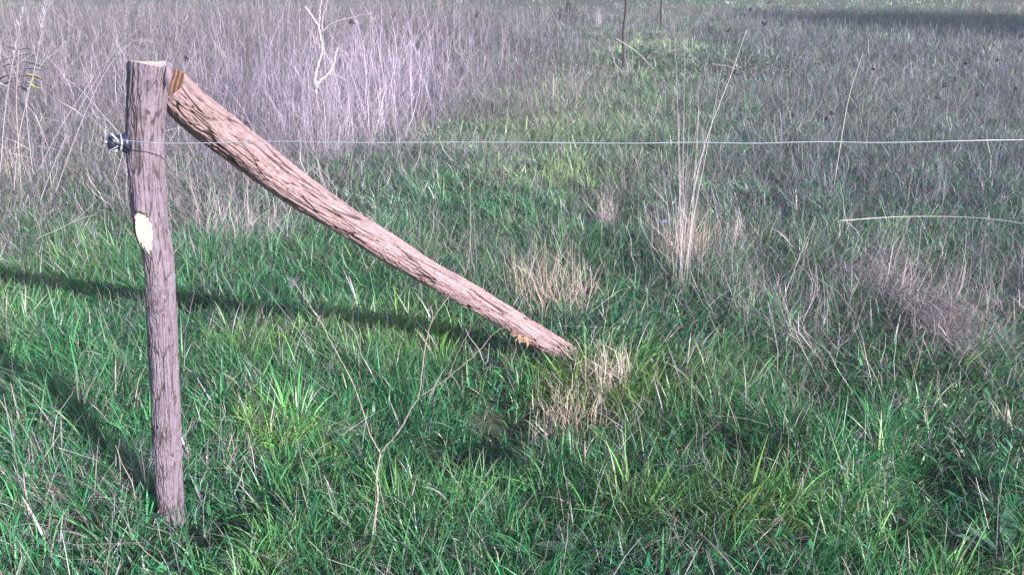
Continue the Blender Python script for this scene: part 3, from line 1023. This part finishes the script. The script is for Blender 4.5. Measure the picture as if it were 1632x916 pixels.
# ------------------------------------------------------------------ straw tufts that stand out
def tuft(name, label, base_uv, n, L, spread, az0, tilt, colmix, wid=.0024, foot_r=.04, group=None, zlift=0.0, curl=.25, tstd=None, seg=6, ell=None, cat='grass tuft'):
    c = ground_at(*base_uv)
    z = float(terrain(c.x, c.y))
    if ell:                                                     # elongated footprint
        t = rng.random(n)
        bx = c.x + ell[0] * t + rng.normal(0, foot_r, n); by = c.y + ell[1] * t + rng.normal(0, foot_r, n)
    else:
        bx = c.x + foot_r * np.clip(rng.normal(0, 1, n), -1.7, 1.7); by = c.y + foot_r * np.clip(rng.normal(0, 1, n), -1.7, 1.7)
    bz = terrain(bx, by) + zlift * rng.random(n)
    Lh = L * rng.uniform(.45, 1.1, n)
    az = az0 + rng.normal(0, spread, n)
    phi0 = np.abs(rng.normal(tilt, (.13 + .1 * spread) if tstd is None else tstd, n))
    cc = mixc(colmix[0], colmix[1], rng.random(n)) * rng.uniform(.6, 1.25, n)[:, None]
    V, F, C, P_ = blades(np.stack([bx, by, bz], -1), Lh, wid * rng.uniform(.6, 1.3, n), az, phi0, rng.normal(curl, .3 if tstd is None else tstd, n), rng.uniform(-.8, .8, n), cc, seg, tipw=.3, wob=.4, kink=.22 if tstd is None else .03)
    s = Stuff(); s.add(V, F, C)
    m = n // 2
    k = rng.integers(0, n, m); q = rng.integers(2, seg + 1, m)
    V, F, C, _ = blades(P_[k, q], rng.uniform(.02, .08, m), wid * rng.uniform(.5, 1.1, m), rng.uniform(0, 6.28, m), np.abs(rng.normal(.7, .4, m)), rng.normal(.4, .5, m), rng.uniform(0, 3.1, m), cc[k], 2, tipw=.4)
    s.add(V, F, C)
    VV = np.concatenate([a[0] for a in s.p]); FF = np.concatenate([a[1] for a in s.p]); CC = np.concatenate([a[2] for a in s.p])
    o = mesh_obj(name, VV, FF, M_STRAW, smooth=False, col=CC, origin=Vector((c.x, c.y, z)))
    return tag(o, label, cat, group)

PINKT, TANT, PALET, PURP = (.46, .36, .38), (.40, .29, .22), (.60, .52, .50), (.22, .175, .25)
GT = 'dead straw tufts in the meadow'
tuft('straw_tuft', 'tall thin dead tuft standing right of centre and crossing the wire', (1084, 478), 24, 1.15, 1.2, 1.4, .02, ((.32, .26, .28), (.52, .45, .47)), .0022, .030, GT, curl=.0, tstd=.10)
tuft('straw_tuft', 'short stiff tuft at the foot of the tall one right of centre', (1095, 440), 160, .38, 3, 0, .25, (PINKT, TANT), .0026, .07, GT)
tuft('straw_tuft', 'pale arching tuft just right of the tall thin one', (1165, 405), 110, .30, 2, .3, .7, (PALET, PINKT), .003, .07, GT)
tuft('straw_tuft', 'tan broken straw heap behind the lower end of the brace', (880, 500), 230, .36, 2.4, 1.9, .45, (PINKT, TANT), .003, .10, GT)
tuft('straw_tuft', 'pale bent straw right at the foot of the brace', (965, 610), 170, .26, 1.6, 3.6, .35, (PALET, TANT), .0032, .05, GT, curl=.9)
tuft('straw_tuft', 'yellow brown straw stubble below the foot of the brace', (905, 650), 200, .17, 3, 0, .2, (TANT, PALET), .0028, .08, GT)
tuft('straw_tuft', 'small upright straw tuft beyond the middle of the brace', (965, 365), 60, .28, 3, 0, .15, (PINKT, PALET), .0026, .03, GT)
tuft('straw_tuft', 'tangled dry straw between the post and the upper brace', (385, 385), 230, .42, 3, 0, .75, (PALET, PURP), .0028, .16, GT)
tuft('straw_tuft', 'dry bent straw on the grass left of the post foot', (215, 790), 90, .20, 1.2, .7, .75, (PALET, PURP), .0022, .05, GT)
tuft('straw_tuft', 'matted dry straw on the grass right of the post foot', (350, 745), 170, .24, 3, 0, 1.1, (PALET, PURP), .0026, .10, GT)
tuft('straw_tuft', 'sparse bleached straw in the bottom left corner', (60, 850), 110, .14, 3, 0, 1.1, (PALET, PURP), .0020, .14, GT)
tuft('straw_tuft', 'dark tangled straw lying between the tall tuft and the flattened swath', (1240, 520), 220, .34, 3, 0, 1.0, (PURP, PINKT), .0024, .18, GT)
tuft('straw_tuft', 'lilac straw clump hiding the foot of the bleached branches', (505, 247), 260, .80, 3, 0, .12, ((.26, .22, .28), (.50, .42, .52)), .003, .16, GT)
tuft('straw_tuft', 'bright lilac clump right of the bleached branches', (585, 225), 180, .95, 3, 0, .10, ((.30, .25, .31), (.58, .48, .59)), .0036, .20, GT)
p0, p1 = ground_at(1345, 430), ground_at(1560, 610)
el = (p1.x - p0.x, p1.y - p0.y)
tuft('straw_swath', 'flattened purple brown swath of long straw lying at the right side', (1350, 432), 1300, .50, .16, math.atan2(el[1], el[0]), 1.35, ((.13, .10, .13), (.58, .47, .50)), .0030, .085, None, zlift=.17, curl=.12, ell=(el[0] * .78, el[1] * .78), cat='straw swath')

# single long pale straws
def straw(label, pts, r=.0016, mat=None):
    mb = MB()
    P_ = curve_pts(pts, 8)
    mb.tube(P_, np.linspace(r, r * .45, len(P_)), 5)
    o = mb.build('long_straw', mat or M_PALE, origin=P_[0])
    return tag(o, label, 'straw', 'single long straws standing out')
M_PALE = plain('pale_straw', (.50, .47, .44), 0.45, 0, 60, 0.2)
straw('long bowed pale straw hanging almost level at the right, below the wire', [at(1335, 352, 4.55), at(1420, 346, 4.6), at(1500, 345, 4.6), at(1570, 348, 4.55), at(1640, 357, 4.5)], .0019)
straw('long straw leaning over the dark tangle left of the swath', [at(1240, 500, 3.8), at(1262, 440, 3.8), at(1300, 345, 3.8)])
straw('long thin straw leaning right across the wire, right of the tall tuft', [at(1100, 330, 4.6), at(1125, 225, 4.6), at(1165, 120, 4.6), at(1190, 48, 4.6)], .0022)
straw('pair straw leaning right in the upper right field', [at(1330, 290, 5.2), at(1352, 160, 5.2), at(1375, 86, 5.2)], .0022)
straw('thin straw lying across the front of the near stake', [at(982, 62, 9.), at(1005, 76, 9.), at(1025, 92, 9.), at(1042, 112, 9.)], .003)
straw('straw lying level just right of the brace foot', [at(885, 519, 3.6), at(930, 520, 3.58), at(985, 523, 3.55)], .0016)
straw('pale straws end slanting in the bottom right corner', [at(1440, 912, 2.05), at(1500, 895, 2.07), at(1560, 875, 2.1)], .0017)
straw('slanting white straw at the right edge of the bottom corner', [at(1585, 915, 2.0), at(1612, 890, 2.0), at(1645, 862, 2.0)], .002)
straw('pale straw slanting in the green left of the forked stalk', [at(405, 440, 3.5), at(455, 500, 3.0), at(500, 560, 2.8)], .0012)
straw('low straw lying left of the post foot', [at(90, 712, 2.5), at(130, 725, 2.45), at(168, 737, 2.4)], .0017)

# ------------------------------------------------------------------ plumed reed stalks at the left
def reed(pts, label, yy, lean, plume=True, r=.0017):
    P_ = [at(u, v, yy) for u, v in pts]
    b = ground_at(pts[0][0], pts[0][1])
    root = empty('reed_stalk', P_[0], label, 'reed stalk', 'dead reed stalks at the left')
    mb = MB(); Q = curve_pts(P_, 7)
    mb.tube(Q, np.linspace(r, r * .4, len(Q)), 5, C=(.40, .36, .41))
    for k in range(3):
        i = int(len(Q) * rng.uniform(.15, .6)); d_ = Vector((rng.choice([-1, 1]) * rng.uniform(.4, 1), rng.uniform(-.5, .5), rng.uniform(.2, .8))).normalized()
        mb.leaf(Q[i], Q[i] + d_ * rng.uniform(.10, .2), .006, C=(.48, .42, .42))
    mb.build('stem', M_STRAW, root)
    if plume:
        mb = MB()
        m = len(Q)
        for i in range(int(m * .62), m):
            for k in range(7):
                t = (i - m * .62) / (m * .38)
                d_ = (Q[i] - Q[i - 1]).normalized() * 1.0 + Vector(rng.normal(0, .25, 3)) + Vector((0, 0, -.12))
                mb.leaf(Q[i], Q[i] + d_ * rng.uniform(.02, .055) * (1.2 - .5 * t), .0028, C=(.48, .43, .50), n=2)
        mb.build('plume', M_STRAW, root)
reed([(60, 330), (95, 240), (140, 150), (185, 80), (218, 48)], 'arching plumed reed reaching right toward the post top', 3.4, 0)
reed([(70, 360), (120, 220), (165, 120), (205, 72), (228, 62)], 'plumed reed beside the arching one, its tip lower and nearer the post', 3.3, 0)
reed([(20, 330), (30, 220), (55, 110), (68, 40), (75, -8)], 'tall reed rising steeply out of the top left', 3.3, 0)
reed([(0, 280), (8, 180), (22, 90), (38, 10)], 'leftmost tall reed near the picture edge', 3.2, 0)
reed([(62, 340), (48, 240), (42, 170), (44, 140)], 'yellowish thin upright reed below the leafy sapling', 3.2, 0, False)
reed([(205, 230), (170, 190), (125, 140), (90, 118)], 'thin reed lying back to the left behind the post', 3.8, 0, False, .0016)
reed([(-10, 420), (60, 380), (120, 350), (205, 272)], 'low slanting reed left of the post below the insulator', 3.0, 0, False, .0016)
reed([(10, 395), (50, 300), (90, 215), (150, 120)], 'slanting reed halfway between picture edge and post', 3.1, 0, False, .002)

# ------------------------------------------------------------------ small sapling with dark narrow leaves, far left
M_DARKLEAF = blade_mat('dark_leaf', .5, .15, .3)
sb = ground_at(35, 330); ys = sb.y
sap = empty('leafy_sapling', sb, 'small sapling with narrow dark leaves and one yellow green leaf at the left edge', 'sapling')
mb = MB()
mb.tube(curve_pts([sb, at(30, 240, ys), at(26, 160, ys), at(30, 80, ys)], 6), np.linspace(.006, .003, 19), 6)
mb.build('stem', M_TWIG, sap)
mb = MB()
for (u0, v0, u1, v1) in [(28, 100, 70, 96), (30, 112, 72, 104), (28, 122, 68, 116), (32, 132, 70, 132), (26, 104, 2, 98), (24, 120, -8, 118), (26, 130, 0, 128), (28, 90, 58, 82),
                         (30, 95, 4, 86), (30, 138, 44, 142), (28, 84, 12, 70), (30, 80, 52, 74)]:
    mb.leaf(at(u0, v0, ys), at(u1, v1, ys + rng.uniform(-.1, .1)), .028, C=(.035, .045, .045))
mb.build('dark_leaf', M_DARKLEAF, sap)
mb = MB()
for (u0, v0, u1, v1) in [(40, 122, 64, 118), (40, 140, 66, 136), (44, 130, 60, 142), (42, 118, 62, 124)]:
    mb.leaf(at(u0, v0, ys - .06), at(u1, v1, ys - .05), .045, C=(.26, .34, .10))
mb.build('yellow_leaf', M_LEAF, sap)

# ------------------------------------------------------------------ wild carrot / dock with dark seed heads
M_SEEDSTEM = plain('seed_stem', (.13, .11, .13), .8, 0, 60, .3)
M_SEED = plain('dark_seed_head', (.035, .028, .035), 0.9, 0, 120, 0.4)
def seed_plant(u, vtop, vbase, label, hr):
    b = ground_at(u, vbase)
    b.z = float(terrain(b.x, b.y))
    top = at(u, vtop, b.y)
    root = empty('seed_stalk', b, label, 'seed plant', 'dark seed heads in the far field')
    mb = MB()
    mid = (b + top) / 2 + Vector((rng.normal(0, .02), 0, 0))
    Q = curve_pts([b, mid, top], 5)
    mb.tube(Q, .0014 * max(1, b.y / 6), 4)
    mb.build('stem', M_SEEDSTEM, root)
    mb = MB()
    for k in range(14):
        d_ = Vector((rng.normal(0, 1), rng.normal(0, 1), rng.normal(.5, .9))).normalized()
        e = top + d_ * hr * rng.uniform(.15, .8)
        mb.tube([top, (top + e) / 2 + Vector((0, 0, -.1 * hr)), e, e + Vector((0, 0, .15 * hr))], [hr * .06, hr * .1, hr * .22, hr * .08], 5)
    mb.build('seed_head', M_SEED, root)
seeds = [(1196, 17, 75, 'seed head between the stakes and the shadow band, near the top'), (1225, 5, 60, 'topmost dark seed head, right of the far stake'),
         (1219, 38, 110, 'dark seed head below the topmost one'), (1162, 49, 120, 'dark seed head over the bushy green patch'),
         (1552, 85, 160, 'dark seed head under the right part of the shadow band'), (1589, 97, 175, 'dark seed head near the right edge below the shadow band'),
         (1538, 102, 180, 'dark seed head left of the one near the right edge'), (1523, 128, 200, 'dark seed head in the middle of the right field'),
         (1504, 137, 208, 'dark seed head slightly left and below the middle one at right'), (1494, 157, 228, 'lowest but one dark seed head at right'),
         (1558, 152, 225, 'dark seed head nearest the wire at right'), (1393, 112, 190, 'small dark seed head left in the right field'),
         (1618, 143, 215, 'dark seed head at the very right edge'), (906, 8, 70, 'big dark seed head left of the near stake'),
         (1326, 180, 235, 'dark seed cluster above the wire right of the leaning straw'), (1318, 190, 240, 'second part of the dark seed cluster above the wire'),
         (297, 93, 260, 'dark seed head just above the sawn end of the brace'), (560, 36, 150, 'dark seed head right of the bleached branches'),
         (760, 25, 120, 'dark seed head at the top middle above the lilac grass')]
for (u, vt, vb, lb) in seeds:
    seed_plant(u, vt, vb, lb, .035 if vt > 60 else .06)

# ------------------------------------------------------------------ broad-leaved weeds
def weed(u, v, n, L, wd, label, col, up=.5, group='broad leaved weeds in the grass', name='broad_leaf_weed'):
    b = ground_at(u, v, .04); b.z = float(terrain(b.x, b.y)) + .03
    mb = MB()
    for k in range(n):
        a = k * 2.4 + rng.normal(0, .3)
        l = L * rng.uniform(.6, 1.1)
        e = b + Vector((math.cos(a) * l, math.sin(a) * l, l * up * rng.uniform(.5, 1.4)))
        c_ = np.array(col) * rng.uniform(.7, 1.3)
        mb.tube([b, b.lerp(e, .3)], .0016, 4, C=c_)
        mb.leaf(b.lerp(e, .22), e, wd * rng.uniform(.7, 1.15), C=c_)
    o = mb.build(name, M_LEAF, origin=b)
    return tag(o, label, 'weed', group)
DG = (.045, .13, .055)
weed(1605, 888, 7, .13, .055, 'broad blue green leaves in the bottom right corner', (.07, .16, .10), .8)
weed(925, 868, 8, .11, .038, 'dull green lobed leaves at the bottom middle', (.09, .13, .09), .5)
weed(1240, 365, 10, .16, .06, 'bright green leafy weed below the wire right of the pale tuft', DG, .6)
weed(1510, 395, 14, .18, .07, 'broad green weed above the flattened swath', (.05, .15, .07), .5)
weed(1560, 400, 10, .18, .06, 'second broad weed right of the one above the swath', (.05, .15, .07), .5)
weed(330, 305, 8, .15, .07, 'green leafy weed between post and brace', (.07, .15, .07), .8)
weed(290, 345, 8, .10, .05, 'small rounded leaves touching the right side of the post', (.05, .11, .06), .9)
weed(620, 640, 6, .07, .025, 'small leafy weed beside the fork of the dead stalk', (.05, .15, .06), .7)
weed(465, 505, 8, .09, .03, 'small weed in the grass under the wispy stalk tip', (.06, .14, .06), .6)
weed(1000, 860, 7, .08, .03, 'small weed near the bottom right of the lobed leaves', (.05, .14, .06), .6)
weed(1150, 480, 9, .09, .03, 'low weed in bright grass right of the tall tuft', (.05, .15, .06), .6)
weed(140, 600, 7, .09, .03, 'small weed in the grass left of the post', (.05, .13, .06), .6)

# blue chicory flower
fb = ground_at(1060, 440); fb.z = 0
fl = empty('blue_flower', fb, 'tiny pale blue flower beside the tall dead tuft', 'flower')
tp = at(1060, 352, fb.y)
mb = MB(); mb.tube([fb, (fb + tp) / 2 + Vector((.01, 0, 0)), tp], [.0016, .0014, .001], 5, C=(.06, .12, .05)); mb.build('stem', M_LEAF, fl)
mb = MB()
for k in range(12):
    a = k * math.pi / 6
    mb.leaf(tp, tp + Vector((math.cos(a) * .012, -.004, math.sin(a) * .010)), .005, up=(0, -1, 0), C=(.16, .22, .50), n=3)
mb.build('petals', M_LEAF, fl)

# ------------------------------------------------------------------ bushy green patches far off
def bush(u, v, wx, h, n, col, label):
    b = ground_at(u, v); b.z = float(terrain(b.x, b.y))
    root = empty('low_bush', b, label, 'bush', 'low green bushes in the far grass')
    mbs = MB()
    for k in range(9):
        e = b + Vector((rng.normal(0, wx * .4), rng.normal(0, wx * .4), h * rng.uniform(.6, 1)))
        mbs.tube([b + Vector((rng.normal(0, wx * .15), 0, 0)), b.lerp(e, .5) + Vector((0, 0, .03)), e], [.008, .006, .003], 5)
    mbs.build('stems', M_TWIG, root)
    c = np.stack([b.x + rng.normal(0, wx * .5, n), b.y + rng.normal(0, wx * .5, n), b.z + h * rng.random(n) ** .7], -1)
    rr_ = np.hypot((c[:, 0] - b.x) / wx, (c[:, 1] - b.y) / wx)
    c[:, 2] = b.z + (c[:, 2] - b.z) * np.clip(1.15 - rr_ * .6, .2, 1)
    cc = np.array(col)[None, :] * rng.uniform(.5, 1.5, (n, 1))
    V, F, C, _ = blades(c, rng.uniform(.04, .10, n), rng.uniform(.008, .02, n), rng.uniform(0, 6.28, n), np.abs(rng.normal(.6, .5, n)), rng.normal(.4, .5, n), rng.uniform(0, 3.14, n), cc, 2, tipw=.2)
    mesh_obj('foliage', V, F, M_LEAF, root, smooth=False, col=C)
bush(1185, 115, 1.3, .30, 1500, (.075, .105, .085), 'bushy dark green patch right of the far stakes')
bush(1025, 98, .6, .20, 800, (.07, .12, .08), 'green clump just right of the near far stake')
bush(906, 40, .3, .5, 700, (.03, .05, .04), 'small dark bush at the top edge left of the near stake')

# ------------------------------------------------------------------ tree outside the frame to the right whose shadow crosses the far field
M_TRUNK = plain('tree_bark', (.16, .12, .10), .9, 0, 12, .4, .6)
def shade_tree(x, y, h, cr, label):
    root = empty('field_tree', (x, y, 0), label, 'tree', 'trees beyond the right edge')
    mb = MB()
    b = Vector((x, y, float(terrain(x, y)) - .1))
    mb.tube(curve_pts([b, b + Vector((.05, 0, h * .3)), b + Vector((-.05, .1, h * .6)), b + Vector((.1, 0, h * .9))], 5), np.linspace(.22, .04, 16), 10)
    for k in range(10):
        a = k * 2.4; z = h * (.35 + .05 * k)
        mb.tube([b + Vector((0, 0, z)), b + Vector((math.cos(a) * cr * .5, math.sin(a) * cr * .5, z + h * .1)), b + Vector((math.cos(a) * cr * .85, math.sin(a) * cr * .85, z + h * .16))], [.07, .045, .015], 6)
    mb.build('trunk', M_TRUNK, root)
    n = 9000
    d_ = rng.normal(size=(n, 3)); d_ /= np.linalg.norm(d_, axis=1)[:, None]
    rad_ = rng.random(n) ** .4 * (1 + .35 * noise3(d_[:, 0] * 2.5 + x, d_[:, 1] * 2.5, d_[:, 2] * 2.5))
    c = np.array([x, y, h * .66])[None, :] + d_ * rad_[:, None] * np.array([cr, cr, h * .36])[None, :]
    cc = np.array([.06, .10, .04])[None, :] * rng.uniform(.6, 1.4, (n, 1))
    V, F, C, _ = blades(c, rng.uniform(.12, .25, n), rng.uniform(.08, .16, n), rng.uniform(0, 6.28, n), np.abs(rng.normal(1, .5, n)), rng.normal(.4, .3, n), rng.uniform(0, 3.14, n), cc, 2, tipw=.2)
    mesh_obj('crown', V, F, M_LEAF, root, smooth=False, col=C)
for i, (u, v) in enumerate([(1390, 42), (1530, 42), (1680, 44)]):
    t_ = ground_at(u, v)
    Ls = 3.6 / math.tan(SUN_EL)
    shade_tree(t_.x + math.sin(SUN_AZ) * Ls, t_.y + math.cos(SUN_AZ) * Ls, 4.9, 1.9,
               ['small leafy tree beyond the right edge, nearest the fence line', 'middle leafy tree beyond the right edge', 'farthest right leafy tree beyond the edge'][i])
